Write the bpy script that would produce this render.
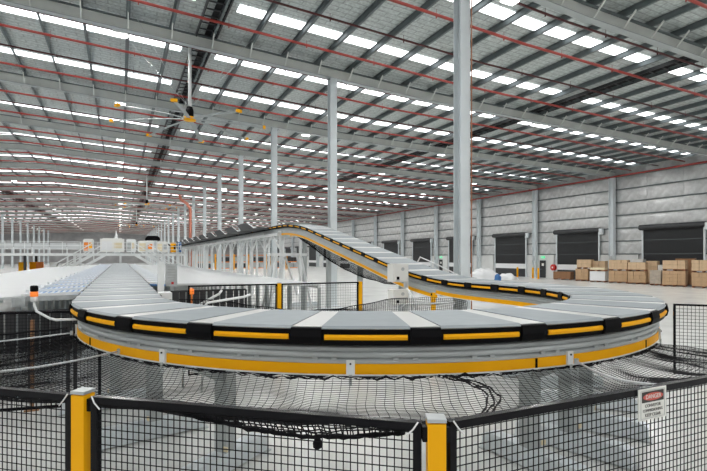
import bpy, math, random
from mathutils import Vector, Matrix, noise
random.seed(7)
PI = math.pi
scene = bpy.context.scene
for o in list(bpy.data.objects): bpy.data.objects.remove(o)
COL = scene.collection

# ------------------------------------------------------------------ camera, world, exposure
H = 2.45                                   # eye height above the hall floor
SN, CS = 0.4412, 0.8974                    # the view is turned 26.2 degrees right of the hall axis (+Y)
cam_d = bpy.data.cameras.new('camera'); cam = bpy.data.objects.new('camera', cam_d); COL.objects.link(cam)
cam.location = (0, 0, H); cam.rotation_euler = (PI/2, 0, -math.radians(26.18))
cam_d.sensor_width = 36.0; cam_d.lens = 474/707*36; cam_d.shift_y = 21.5/707; cam_d.clip_end = 600; cam_d.clip_start = 0.05
scene.camera = cam
world = bpy.data.worlds.new('world'); scene.world = world; world.use_nodes = True
bg = world.node_tree.nodes['Background']; bg.inputs[0].default_value = (0.95, 0.98, 1.0, 1); bg.inputs[1].default_value = 1.0
scene.view_settings.view_transform = 'Standard'; scene.view_settings.look = 'None'
scene.view_settings.exposure = 0.66; scene.view_settings.gamma = 1.0; scene.view_settings.use_curve_mapping = False
SKY_EMIT = 1.9                             # daylight through the translucent roof sheets
LAMP_EMIT = 4.0
LAMP_WATT = 170.0

# ------------------------------------------------------------------ materials
MT = {}
def mat(name, col, rough=0.5, metal=0.0, emit=None, es=1.0, var=0.0, vscale=4.0, bump=0.0, bscale=40.0, spec=None, vstretch=None):
    m = bpy.data.materials.new(name); m.use_nodes = True; nt = m.node_tree; b = nt.nodes['Principled BSDF']
    c = (col[0], col[1], col[2], 1)
    b.inputs['Base Color'].default_value = c; b.inputs['Roughness'].default_value = rough; b.inputs['Metallic'].default_value = metal
    if spec is not None: b.inputs['Specular IOR Level'].default_value = spec
    if emit: b.inputs['Emission Color'].default_value = (*emit, 1); b.inputs['Emission Strength'].default_value = es
    if var or bump:
        tc = nt.nodes.new('ShaderNodeTexCoord'); src = tc.outputs['Object']
        if vstretch:
            mp = nt.nodes.new('ShaderNodeMapping'); mp.inputs['Scale'].default_value = vstretch
            nt.links.new(src, mp.inputs['Vector']); src = mp.outputs['Vector']
    if var:
        n = nt.nodes.new('ShaderNodeTexNoise'); n.inputs['Scale'].default_value = vscale; n.inputs['Detail'].default_value = 6
        nt.links.new(src, n.inputs['Vector'])
        r = nt.nodes.new('ShaderNodeValToRGB'); r.color_ramp.elements[0].position = 0.3; r.color_ramp.elements[1].position = 0.7
        r.color_ramp.elements[0].color = (*[max(0, k*(1-var)) for k in col], 1)
        r.color_ramp.elements[1].color = (*[min(1, k*(1+var)) for k in col], 1)
        nt.links.new(n.outputs['Fac'], r.inputs['Fac']); nt.links.new(r.outputs['Color'], b.inputs['Base Color'])
    if bump:
        n2 = nt.nodes.new('ShaderNodeTexNoise'); n2.inputs['Scale'].default_value = bscale; n2.inputs['Detail'].default_value = 4
        nt.links.new(src, n2.inputs['Vector'])
        bp = nt.nodes.new('ShaderNodeBump'); bp.inputs['Strength'].default_value = bump; bp.inputs['Distance'].default_value = 0.05
        nt.links.new(n2.outputs['Fac'], bp.inputs['Height']); nt.links.new(bp.outputs['Normal'], b.inputs['Normal'])
    MT[name] = m
    return m
mat('concrete', (0.68, 0.69, 0.67), 0.24, var=0.10, vscale=0.7, bump=0.02, bscale=8)
mat('roof_foil', (0.52, 0.56, 0.55), 0.5, 0.35, var=0.22, vscale=9, bump=0.5, bscale=14)
mat('wall_foil', (0.56, 0.57, 0.57), 0.36, 0.6, var=0.14, vscale=2.2, bump=0.6, bscale=3.2)
mat('skylight', (0.9, 0.92, 0.95), 0.5, emit=(0.96, 0.98, 1.0), es=SKY_EMIT)
mat('lamp_lens', (1, 1, 1), 0.5, emit=(1, 0.99, 0.96), es=LAMP_EMIT)
mat('steel_paint', (0.68, 0.73, 0.75), 0.42, 0.1, var=0.06, vscale=1.5)
mat('girder_paint', (0.66, 0.68, 0.65), 0.45, 0.1, var=0.06, vscale=1.0)
mat('flange_grey', (0.36, 0.39, 0.39), 0.45, 0.1)
mat('purlin', (0.14, 0.165, 0.17), 0.5, 0.4, var=0.1)
mat('dark_steel', (0.035, 0.037, 0.04), 0.5, 0.3)
mat('red_pipe', (0.32, 0.04, 0.03), 0.4, var=0.15, vscale=2)
mat('dark_pipe', (0.085, 0.018, 0.018), 0.45, var=0.15, vscale=2)
mat('riser', (0.62, 0.22, 0.15), 0.5)
mat('black', (0.006, 0.006, 0.007), 0.5, spec=0.06)
mat('black_paint', (0.007, 0.007, 0.009), 0.25, spec=0.12)
mat('twine', (0.010, 0.010, 0.012), 0.8, spec=0.1)
mat('rope', (0.50, 0.52, 0.53), 0.6, var=0.3, vscale=60)
mat('yellow', (0.95, 0.44, 0.002), 0.5, spec=0.2)
mat('yellow_post', (0.94, 0.45, 0.002), 0.5, var=0.04, vscale=3, spec=0.2)
mat('belt', (0.31, 0.345, 0.365), 0.55, var=0.05, vscale=6)
mat('belt_dark', (0.26, 0.295, 0.315), 0.55, var=0.05, vscale=6)
mat('link_plate', (0.58, 0.585, 0.57), 0.36, 0.1)
mat('aluminium', (0.50, 0.53, 0.535), 0.34, 0.25, var=0.05, vscale=3)
mat('galvanised', (0.50, 0.53, 0.54), 0.4, 0.5, var=0.14, vscale=8)
mat('leg_grey', (0.42, 0.45, 0.45), 0.45, 0.1, var=0.08, vscale=3)
mat('white_steel', (0.80, 0.82, 0.82), 0.4, var=0.03)
mat('slide_sheet', (0.60, 0.625, 0.63), 0.34, 0.15, var=0.03, vscale=1.2)
mat('roller_white', (0.76, 0.79, 0.82), 0.3)
mat('roller_blue', (0.13, 0.33, 0.68), 0.35)
mat('door_dark', (0.030, 0.032, 0.035), 0.45)
mat('precast', (0.66, 0.67, 0.66), 0.7, var=0.06, vscale=0.8)
mat('end_wall', (0.46, 0.45, 0.45), 0.6, 0.2, var=0.15, vscale=0.4)
mat('carton', (0.50, 0.33, 0.19), 0.75, var=0.12, vscale=3)
mat('carton_pale', (0.60, 0.43, 0.27), 0.75, var=0.12, vscale=3)
mat('carton_dark', (0.30, 0.155, 0.075), 0.7, var=0.12, vscale=3)
mat('carton_white', (0.72, 0.71, 0.68), 0.6, var=0.05)
mat('wrap', (0.46, 0.40, 0.33), 0.3, var=0.2, vscale=4)
mat('wood', (0.33, 0.14, 0.07), 0.75, var=0.2, vscale=6)
mat('plastic_white', (0.78, 0.79, 0.80), 0.35)
mat('plastic_blue', (0.04, 0.15, 0.38), 0.4)
mat('sign_white', (0.80, 0.80, 0.76), 0.4)
mat('sign_black', (0.02, 0.015, 0.013), 0.4)
mat('sign_red', (0.62, 0.10, 0.075), 0.4)
mat('green_sign', (0.03, 0.42, 0.20), 0.4, emit=(0.1, 0.9, 0.4), es=0.6)
mat('red', (0.60, 0.03, 0.025), 0.4)
mat('orange', (0.85, 0.25, 0.03), 0.4)
mat('amber', (0.9, 0.22, 0.03), 0.3, emit=(1.0, 0.25, 0.03), es=0.25)
mat('cabinet_white', (0.80, 0.80, 0.77), 0.4)
mat('cream', (0.76, 0.66, 0.45), 0.5)

nt = MT['roof_foil'].node_tree; bs = nt.nodes['Principled BSDF']
tc = nt.nodes.new('ShaderNodeTexCoord'); bk = nt.nodes.new('ShaderNodeTexBrick'); mx = nt.nodes.new('ShaderNodeMixRGB'); mx.blend_type = 'MULTIPLY'; mx.inputs[0].default_value = 1.0
bk.inputs['Scale'].default_value = 1.0; bk.inputs['Brick Width'].default_value = 0.9; bk.inputs['Row Height'].default_value = 0.3; bk.inputs['Mortar Size'].default_value = 0.03
bk.inputs['Color1'].default_value = (1, 1, 1, 1); bk.inputs['Color2'].default_value = (0.92, 0.93, 0.93, 1); bk.inputs['Mortar'].default_value = (0.68, 0.69, 0.69, 1)
nt.links.new(tc.outputs['Object'], bk.inputs['Vector'])
src = bs.inputs['Base Color'].links[0].from_socket
nt.links.new(src, mx.inputs[1]); nt.links.new(bk.outputs['Color'], mx.inputs[2]); nt.links.new(mx.outputs[0], bs.inputs['Base Color'])

# ------------------------------------------------------------------ helpers
class MB:
    def __init__(s): s.v = []; s.f = []
    def add(s, vs, fs):
        n = len(s.v); s.v.extend([tuple(p) for p in vs]); s.f.extend([tuple(i+n for i in f) for f in fs]); return s
    def box(s, c, d, rz=0.0, M=None):
        x, y, z = d[0]/2, d[1]/2, d[2]/2
        vs = [Vector((a, b, e)) for a in (-x, x) for b in (-y, y) for e in (-z, z)]
        if M is not None: vs = [M @ p for p in vs]
        elif rz:
            R = Matrix.Rotation(rz, 3, 'Z'); vs = [R @ p for p in vs]
        vs = [p + Vector(c) for p in vs]
        return s.add(vs, [(0,1,3,2),(4,6,7,5),(0,4,5,1),(2,3,7,6),(0,2,6,4),(1,5,7,3)])
    def bar(s, p, q, w, h, roll_up=(0,0,1)):
        p, q = Vector(p), Vector(q); d = (q-p); L = d.length
        if L < 1e-6: return s
        d /= L; u = Vector(roll_up); a = d.cross(u)
        if a.length < 1e-4: a = d.cross(Vector((1,0,0)))
        a.normalize(); b = a.cross(d)
        vs = []
        for e in (p, q):
            for i, j in ((-1,-1),(1,-1),(1,1),(-1,1)): vs.append(e + a*(i*w/2) + b*(j*h/2))
        return s.add(vs, [(3,2,1,0),(4,5,6,7),(0,1,5,4),(1,2,6,5),(2,3,7,6),(3,0,4,7)])
    def tube(s, pts, r, n=8, caps=True):
        pts = [Vector(p) for p in pts]; N = len(pts); vs = []; fs = []
        up = Vector((0, 0, 1))
        for i, p in enumerate(pts):
            d = (pts[min(i+1, N-1)] - pts[max(i-1, 0)]).normalized()
            a = d.cross(up)
            if a.length < 1e-3: a = d.cross(Vector((1, 0, 0)))
            a.normalize(); b = d.cross(a)
            rr = r[i] if isinstance(r, (list, tuple)) else r
            for k in range(n):
                t = 2*PI*k/n; vs.append(p + a*(rr*math.cos(t)) + b*(rr*math.sin(t)))
        for i in range(N-1):
            for k in range(n):
                k2 = (k+1) % n; fs.append((i*n+k, i*n+k2, (i+1)*n+k2, (i+1)*n+k))
        if caps: fs.append(tuple(range(n))[::-1]); fs.append(tuple((N-1)*n+k for k in range(n)))
        return s.add(vs, fs)
    def wire(s, p, q, r):
        p, q = Vector(p), Vector(q); d = q-p
        a = d.cross(Vector((0.31, 0.17, 0.93)))
        if a.length < 1e-9: return s
        a.normalize(); b = d.cross(a).normalized(); n = len(s.v)
        for e in (p, q):
            for t in (0.0, 2.0944, 4.18879):
                w = e + a*(r*math.cos(t)) + b*(r*math.sin(t)); s.v.append((w.x, w.y, w.z))
        s.f += [(n, n+1, n+4, n+3), (n+1, n+2, n+5, n+4), (n+2, n, n+3, n+5)]
        return s
    def lathe(s, prof, c=(0,0,0), n=16):
        vs = []; fs = []; c = Vector(c)
        for (r, z) in prof:
            for k in range(n):
                t = 2*PI*k/n; vs.append(c + Vector((r*math.cos(t), r*math.sin(t), z)))
        for i in range(len(prof)-1):
            for k in range(n):
                k2 = (k+1) % n; fs.append((i*n+k, i*n+k2, (i+1)*n+k2, (i+1)*n+k))
        fs.append(tuple(range(n))[::-1]); fs.append(tuple((len(prof)-1)*n+k for k in range(n)))
        return s.add(vs, fs)
    def mesh(s, name, m, smooth=False):
        me = bpy.data.meshes.new(name); me.from_pydata(s.v, [], s.f); me.materials.append(MT[m])
        if smooth:
            for p in me.polygons: p.use_smooth = True
        me.update(); return me
    def build(s, name, m, parent=None, smooth=False, kind=None, loc=None):
        return obj(name, s.mesh(name, m, smooth), parent, kind, loc)
def obj(name, me, parent=None, kind=None, loc=None):
    o = bpy.data.objects.new(name, me); COL.objects.link(o)
    if parent is not None: o.parent = parent
    if kind: o['kind'] = kind
    if loc is not None: o.location = loc
    return o
def tag(o, label, cat, group=None, kind=None):
    o['label'] = label; o['category'] = cat
    if group: o['group'] = group
    if kind: o['kind'] = kind
    return o
def thing(name, label, cat, loc=(0,0,0), rz=0.0, group=None):
    o = bpy.data.objects.new(name, None); COL.objects.link(o); o.location = loc; o.rotation_euler = (0, 0, rz)
    o.empty_display_size = 0.1
    return tag(o, label, cat, group)
def dup(root, loc=None, rz=None, label=None, parent=None):
    r = root.copy(); COL.objects.link(r)
    if parent is not None: r.parent = parent
    if loc is not None: r.location = loc
    if rz is not None: r.rotation_euler = (0, 0, rz)
    if label: r['label'] = label
    for ch in list(root.children): dup(ch, parent=r)
    return r
def struct(o): o['kind'] = 'structure'; return o
def W(xc, zc, z=0.0):
    """point given right of / ahead of the standing point, in hall coordinates"""
    return Vector((xc*CS + zc*SN, -xc*SN + zc*CS, z))
def sm(a, b, x):
    t = min(1, max(0, (x-a)/(b-a))); return t*t*(3-2*t)

# ------------------------------------------------------------------ hall shell
X0, X1, Y0, Y1 = -52.0, 45.3, -31.0, 212.5
RIDGE = -8.0
KINK = 15.0
def zb(x):                                             # underside of the girders
    if x < RIDGE: return H + 9.72 - 0.048*(RIDGE - x)
    if x < KINK: return H + 9.72 - 0.048*(x - RIDGE)
    return H + 9.72 - 0.048*(KINK - RIDGE) - 0.016*(x - KINK)
GD, PD = 0.52, 0.22                                    # girder and purlin depth
def zr(x): return zb(x) + GD + PD + 0.015
BAYS = [1.7 + 10*k for k in range(-3, 22)]; 
NB = len(BAYS)
struct(MB().box(((X0+X1)/2, (Y0+Y1)/2, -0.15), (X1-X0, Y1-Y0, 0.3)).build('floor', 'concrete'))

m = MB()
t = 0.06
for xa, xb in ((X0, RIDGE), (RIDGE, KINK), (KINK, X1)):
    m.add([(xa, Y0, zr(xa)), (xb, Y0, zr(xb)), (xb, Y1, zr(xb)), (xa, Y1, zr(xa)),
           (xa, Y0, zr(xa)+t), (xb, Y0, zr(xb)+t), (xb, Y1, zr(xb)+t), (xa, Y1, zr(xa)+t)],
          [(3,2,1,0), (4,5,6,7), (0,1,5,4), (2,3,7,6), (1,2,6,5), (3,0,4,7)])
ceiling = struct(m.build('ceiling', 'roof_foil'))
# purlins: one long line each, Z-shaped
xs = []
x = 7.0 - 1.68*34
while x < X1 - 0.3:
    if x > X0 + 0.3: xs.append(x)
    x += 1.68
for x in xs:
    z = zr(x) - 0.012
    m = MB()
    m.box((x, (Y0+Y1)/2, z-PD/2), (0.03, Y1-Y0, PD)); m.box((x+0.035, (Y0+Y1)/2, z-PD), (0.09, Y1-Y0, 0.02))
    m.box((x-0.03, (Y0+Y1)/2, z-0.012), (0.08, Y1-Y0, 0.02))
    m.build('purlin', 'purlin', ceiling)
# translucent roof sheets
GAPS = [-34.8, -15.6, 3.4, 23.4]
edges = [X0+0.5] + GAPS + [X1-1.2]
for by in BAYS[:-1]:
    for off in (2.25, 7.2):
        for a, b in zip(edges[:-1], edges[1:]):
            xa = a + (0.8 if a in GAPS else 0); xb = b - (0.8 if b in GAPS else 0)
            pts = [xa] + [q for q in (RIDGE, KINK) if xa < q < xb] + [xb]
            m = MB()
            for p, q in zip(pts[:-1], pts[1:]):
                y0, y1 = by+off-0.31, by+off+0.31
                m.add([(p,y0,zr(p)-.03),(q,y0,zr(q)-.03),(q,y1,zr(q)-.03),(p,y1,zr(p)-.03),(p,y0,zr(p)+.005),(q,y0,zr(q)+.005),(q,y1,zr(q)+.005),(p,y1,zr(p)+.005)],
                      [(3,2,1,0),(4,5,6,7),(0,1,5,4),(1,2,6,5),(2,3,7,6),(3,0,4,7)])
            m.build('skylight_sheet', 'skylight', ceiling)

# right wall: precast dado, girts, foil insulation bulging between them
wall = struct(MB().box((X1+0.1, (Y0+Y1)/2, zr(X1)/2), (0.2, Y1-Y0, zr(X1))).build('wall_right', 'wall_foil'))
GIRTS = [2.75, 4.05, 5.35, 6.65, 7.95, 9.25, 10.55]
for z in GIRTS:
    MB().box((X1-0.09, (Y0+Y1)/2, z), (0.18, Y1-Y0, 0.09)).build('girt', 'purlin', wall)
def pillow(w, h, seed):
    m = MB(); nx, nz = 10, 6; vs = []; fs = []
    for i in range(nx+1):
        for j in range(nz+1):
            u, v = i/nx, j/nz
            e = (1-(2*u-1)**6)*(1-(2*v-1)**4)
            n = noise.noise(Vector((u*4+seed*9, v*2.6, seed)))
            vs.append((-0.005-0.035*e*(1+0.9*n), (u-.5)*w, (v-.5)*h))
    for i in range(nx):
        for j in range(nz):
            a = i*(nz+1)+j; fs.append((a, a+1, a+nz+2, a+nz+1))
    m.add(vs, fs); return m.mesh('foil_panel', 'wall_foil', True)
pill = [pillow(3.28, 1.22, s) for s in range(5)]
for bi in range(1, 13):
    by = 1.7+10*bi
    for r, (za, zb_) in enumerate(zip(GIRTS[:-1], GIRTS[1:])):
        for k in range(3):
            cy = by + 10*(k+0.5)/3
            obj('foil_panel', pill[(bi*3+r*2+k*7) % 5], wall, loc=(X1-0.012, cy, (za+zb_)/2))
for bi in range(-3, 20):
    by = 1.7+10*bi
    for ya, yb in ((0.05, 1.5), (7.45, 9.95)):
        MB().box((X1-0.06, by+(ya+yb)/2, 1.35), (0.12, yb-ya, 2.7)).build('precast_panel', 'precast', wall)
bw = struct(MB().box(((X0+X1)/2, Y1+0.1, 6.5), (X1-X0, 0.2, 13)).build('wall_back', 'end_wall'))
fw = struct(MB().box(((X0+X1)/2, Y0-0.1, 6.5), (X1-X0, 0.2, 13)).build('wall_front', 'end_wall'))
lw = struct(MB().box((X0-0.1, (Y0+Y1)/2, 6.3), (0.2, Y1-Y0, 12.6)).build('wall_left', 'end_wall'))

# ------------------------------------------------------------------ girders and columns
def girder_mesh():
    m = MB()
    pts = [X0+0.1, RIDGE, KINK, X1-0.05]
    def run(w, za, zb2):
        for p, q in zip(pts[:-1], pts[1:]):
            m.add([(p,-w/2,zb(p)+za),(q,-w/2,zb(q)+za),(q,w/2,zb(q)+za),(p,w/2,zb(p)+za),(p,-w/2,zb(p)+zb2),(q,-w/2,zb(q)+zb2),(q,w/2,zb(q)+zb2),(p,w/2,zb(p)+zb2)],
                  [(3,2,1,0),(4,5,6,7),(0,1,5,4),(1,2,6,5),(2,3,7,6),(3,0,4,7)])
    return m, run
m, run = girder_mesh(); run(0.02, 0.02, GD-0.02); g_web = m.mesh('web', 'girder_paint')
m, run = girder_mesh(); run(0.30, 0.0, 0.025); g_bot = m.mesh('bottom_flange', 'flange_grey')
m, run = girder_mesh(); run(0.30, GD-0.03, GD); g_top = m.mesh('top_flange', 'purlin')
def brace_mesh():
    return MB().bar((0, -0.08, 0.03), (0, -0.62, GD+0.03), 0.05, 0.05).mesh('fly_brace', 'girder_paint')
g_brace = brace_mesh()
m = MB(); 
g_clip = MB().box((0, -0.05, GD/2), (0.02, 0.12, GD-0.06)).mesh('stiffener', 'girder_paint')
for i, by in enumerate(BAYS):
    g = thing('roof_girder', 'long pale grey steel roof girder spanning across the hall under the purlins', 'girder', (0, by, 0), group='roof girders')
    obj('web', g_web, g); obj('bottom_flange', g_bot, g); obj('top_flange', g_top, g)
    if 3 <= i <= 10:
        for x in xs[::1]:
            if -12 < x < 44 and (i < 7 or int(x*10) % 2 == 0): obj('fly_brace', g_brace, g, loc=(x, 0, zb(x)))
def column(x, y, w, d, top, label, group, near=False):
    c = thing('steel_column', label, 'column', (x, y, 0), group=group)
    m = MB(); m.box((0, -d/2+.012, top/2), (w, 0.024, top)); m.box((0, d/2-.012, top/2), (w, 0.024, top)); m.build('flanges', 'steel_paint', c)
    MB().box((0, 0, top/2), (0.02, d-0.05, top)).build('web', 'steel_paint', c)
    MB().box((0, 0, 0.02), (w+0.16, d+0.16, 0.04)).build('base_plate', 'steel_paint', c)
    return c
ca = column(9.49, 11.7, 0.36, 0.36, zb(9.49), 'tall pale grey steel column standing beside the ramped conveyor', None)
MB().tube([(0.2, -0.22, 0.04), (0.2, -0.22, zb(9.49)-0.3)], 0.018, 6).build('downpipe', 'wood', ca)
cb = column(9.49, 21.7, 0.36, 0.36, zb(9.49), 'tall pale grey steel column standing in a row behind the raised conveyor', 'columns in the row along the raised conveyor')
for k in range(2, 20): dup(cb, (9.49, 11.7+10*k, 0))
cc = column(-22.2, 91.7, 0.36, 0.36, zb(-22.2), 'pale steel column standing beyond the far platform, in a row away from the raised conveyor', 'columns beyond the far platform')
for k in range(10, 20): dup(cc, (-22.2, 11.7+10*k-10, 0)) if k > 9 and 11.7+10*k-10 > 92 else None
cw = column(X1-0.35, 21.7, 0.42, 0.5, zb(X1-.35), 'pale grey steel wall column between the dock doors', 'wall columns between the dock doors')
MB().box((-0.26, 0, 2.3), (0.05, 0.3, 0.5)).build('junction_box', 'galvanised', cw)
for k in range(2, 20): dup(cw, (X1-0.35, 11.7+10*k, 0))

# ------------------------------------------------------------------ dock doors in the right wall
DW, DH = 5.25, 5.05
def curtain():
    m = MB(); vs = []; fs = []; n = 42; z0 = 1.6; dz = (DH-z0)/n
    for j in range(n):
        za = z0 + j*dz
        b = len(vs)
        vs += [(0, -DW/2, za), (0, DW/2, za), (-0.03, DW/2, za+dz*.3), (-0.03, -DW/2, za+dz*.3), (-0.03, DW/2, za+dz*.8), (-0.03, -DW/2, za+dz*.8), (0, DW/2, za+dz), (0, -DW/2, za+dz)]
        fs += [(b, b+3, b+2, b+1), (b+3, b+5, b+4, b+2), (b+5, b+7, b+6, b+4)]
    m.add(vs, fs); return m.mesh('curtain', 'door_dark')
d_cur = curtain()
d_low = MB().box((-0.02, 0, 0.5), (0.05, DW, 1.0)).mesh('lower_curtain', 'door_dark')
d_band = MB().box((-0.03, 0, 1.3), (0.06, DW, 0.6)).mesh('pale_band', 'plastic_white')
d_hood = MB().tube([(-0.22, -DW/2-0.25, DH+0.22), (-0.22, DW/2+0.25, DH+0.22)], 0.26, 12).mesh('roll_hood', 'door_dark')
d_guide = MB().box((-0.06, 0, DH/2), (0.14, 0.14, DH)).mesh('guide_rail', 'steel_paint')
d_motor = MB().box((-0.25, 0, DH+0.05), (0.3, 0.4, 0.6)).box((-0.25, 0.25, DH+0.25), (0.18, 0.25, 0.25)).mesh('motor', 'steel_paint')
n = 0
for bi in range(1, 16):
    n += 1
    d = bpy.data.objects.new('door_%d' % n, None); COL.objects.link(d); d.location = (X1-0.16, 1.7+10*bi+4.25, 0); struct(d)
    obj('curtain', d_cur, d); obj('lower_curtain', d_low, d); obj('pale_band', d_band, d); obj('roll_hood', d_hood, d)
    for sg in (-1, 1): obj('guide_rail', d_guide, d, loc=(0, sg*(DW/2+0.07), 0))
    obj('motor', d_motor, d, loc=(0, -DW/2-0.42, 0))
# personnel doors by the columns
for (yy, nm) in ((40.7, 1), (60.7, 2), (80.7, 3)):
    n += 1
    d = bpy.data.objects.new('door_%d' % n, None); COL.objects.link(d); d.location = (X1-0.14, yy, 0); struct(d)
    MB().box((0, 0, 1.02), (0.06, 0.92, 2.04)).build('door_leaf', 'dark_steel', d)
    mm = MB(); mm.box((0, -0.5, 1.04), (0.1, 0.08, 2.08)); mm.box((0, 0.5, 1.04), (0.1, 0.08, 2.08)); mm.box((0, 0, 2.12), (0.1, 1.08, 0.08)); mm.build('door_frame', 'precast', d)
    MB().bar((-0.07, 0.34, 1.0), (-0.07, 0.2, 1.0), 0.03, 0.03).build('handle', 'galvanised', d)
    MB().box((-0.04, 0, 1.55), (0.02, 0.3, 0.3)).build('notice', 'sign_white', d)
    e = tag(MB().box((0, 0, 0), (0.06, 0.55, 0.25)).build('exit_sign', 'green_sign', loc=(X1-0.17, yy, 2.42)),
            'small green lit exit sign above the dark side door', 'sign', 'exit signs')
    pm = MB(); pm.box((-0.035, -0.05, 0.02), (0.01, 0.05, 0.14)); pm.box((-0.035, -0.05, 0.095), (0.01, 0.05, 0.045)); pm.box((-0.035, -0.09, -0.05), (0.01, 0.10, 0.03)); pm.box((-0.035, 0.12, 0), (0.01, 0.1, 0.18))
    pm.build('running_figure', 'plastic_white', e)
# fire hose reel
r = thing('fire_hose_reel', 'round red fire hose reel on the wall beside the exit door', 'hose reel', (X1-0.4, 38.95, 1.25))
Mx = Matrix.Rotation(PI/2, 3, 'Y')
def lathe_x(prof, n=20):
    m = MB(); m.lathe(prof, n=n); m.v = [tuple(Mx @ Vector(p)) for p in m.v]; return m
lathe_x([(0.34, -0.03), (0.36, 0.0), (0.34, 0.03)]).build('front_disc', 'red', r, loc=(-0.12, 0, 0)); lathe_x([(0.34, -0.03), (0.36, 0.0), (0.34, 0.03)]).build('back_disc', 'red', r, loc=(0.12, 0, 0))
lathe_x([(0.27, -0.11), (0.29, 0), (0.27, 0.11)]).build('hose_coil', 'black', r); lathe_x([(0.1, -0.03), (0.08, 0.02)]).build('hub', 'plastic_white', r, loc=(-0.17, 0, 0))
MB().box((0.22, 0, 0), (0.25, 0.12, 0.12)).build('wall_bracket', 'red', r)
# yellow bollards
for (yy, xx, lab) in ((43.2, 43.6, 'yellow steel bollard in front of the dock door next to the white sheeting'), (40.4, 43.2, 'yellow steel bollard in front of the exit door'), (38.7, 42.2, 'yellow steel bollard beside the red hose reel')):
    b = thing('bollard', lab, 'bollard', (xx, yy, 0))
    MB().lathe([(0.11, 0.01), (0.11, 1.15), (0.09, 1.2), (0.04, 1.22)]).build('post', 'yellow_post', b, True); MB().lathe([(0.18, 0), (0.18, 0.02)]).build('base_plate', 'yellow_post', b)

# ------------------------------------------------------------------ sprinkler pipes, lights, trays, fans under the roof
def xpipe(y, r, matn, name, label, group, dz):
    p = thing(name, label, 'pipe', (0, y, 0), group=group)
    xa, xb = X0+0.4, X1-0.6
    MB().tube([(q, 0, zb(q)+dz) for q in (xa, RIDGE, KINK, xb)], r, 8).build('pipe_run', matn, p, True)
    m = MB(); x = -33.0
    while x < 43:
        m.box((x, 0, zb(x)+dz+0.10), (0.012, 0.012, 0.22)); m.box((x, 0, zb(x)+dz-r-0.03), (0.04, 0.04, 0.07)); x += 3.36
    m.build('hangers_and_heads', matn, p, kind='stuff')
for by in BAYS[:-1]:
    xpipe(by+0.85, 0.045, 'dark_pipe', 'drain_pipe', 'dark maroon pipe crossing under the roof close to a girder or a skylight strip', 'dark pipes under the roof', 0.30)
    xpipe(by+2.95, 0.06, 'red_pipe', 'sprinkler_pipe', 'red sprinkler pipe crossing under the roof between two girders', 'red sprinkler pipes under the roof', 0.30)
    xpipe(by+5.25, 0.045, 'dark_pipe', 'drain_pipe', 'dark maroon pipe crossing under the roof close to a girder or a skylight strip', 'dark pipes under the roof', 0.30)
    xpipe(by+7.85, 0.06, 'red_pipe', 'sprinkler_pipe', 'red sprinkler pipe crossing under the roof between two girders', 'red sprinkler pipes under the roof', 0.30)
xm = X1-1.3
mp = thing('sprinkler_main', 'thick red sprinkler main running along the top of the foil wall', 'pipe', (xm, 0, zb(xm)-0.18))
MB().tube([(0, -25, 0), (0, 205, 0)], 0.085, 10).build('pipe_run', 'red_pipe', mp, True)
cm = MB().box((0, 0, 0.12), (0.03, 0.03, 0.2)).box((0, 0, 0), (0.2, 0.12, 0.2)).mesh('coupling', 'red_pipe')
for by in BAYS: obj('coupling', cm, mp, loc=(0, by, 0))
# high-bay lights
lb0 = None
for by in BAYS[:-2]:
    for lx in (-24, -12, 0.0, 12, 24, 36):
        z = zb(lx) + 0.02
        if lb0 is None:
            lb0 = thing('high_bay_light', 'square white high-bay light hung under the roof beside a girder', 'light', (lx, by+0.55, z), group='high-bay lights')
            MB().box((0, 0, 0.05), (0.6, 0.36, 0.08)).build('housing', 'white_steel', lb0)
            MB().box((0, 0, 0.0), (0.56, 0.32, 0.03)).build('lens', 'lamp_lens', lb0)
            m = MB(); m.box((-0.25, 0, 0.4), (0.012, 0.012, 0.64)); m.box((0.25, 0, 0.4), (0.012, 0.012, 0.64)); m.build('hanger', 'galvanised', lb0)
            ld = bpy.data.lights.new('lamp', 'AREA'); ld.shape = 'RECTANGLE'; ld.size = 0.56; ld.size_y = 0.32; ld.energy = LAMP_WATT; ld.color = (1, 0.985, 0.96)
            lo = bpy.data.objects.new('lamp', ld); COL.objects.link(lo); lo.parent = lb0; lo.location = (0, 0, -0.03)
        else: dup(lb0, (lx, by+0.55, z))
# cable ladders in the gaps of the skylights
for gx in GAPS:
    c = thing('cable_ladder', 'dark steel cable ladder running lengthwise through the gap between skylight strips', 'cable ladder', (gx, 0, zb(gx)+GD+0.05), group='cable ladders')
    for sg in (-0.42, 0.42): MB().box((sg, (Y0+Y1)/2, 0), (0.06, Y1-Y0-1, 0.16)).build('side_rail', 'dark_steel', c)
    m = MB(); y = Y0+1
    while y < 120: m.box((0, y, 0), (0.84, 0.06, 0.04)); y += 0.6
    m.build('rungs', 'dark_steel', c, kind='stuff')
    MB().box((0.05, (Y0+Y1)/2, 0.05), (0.25, Y1-Y0-1, 0.05)).build('cables', 'black', c)
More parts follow.
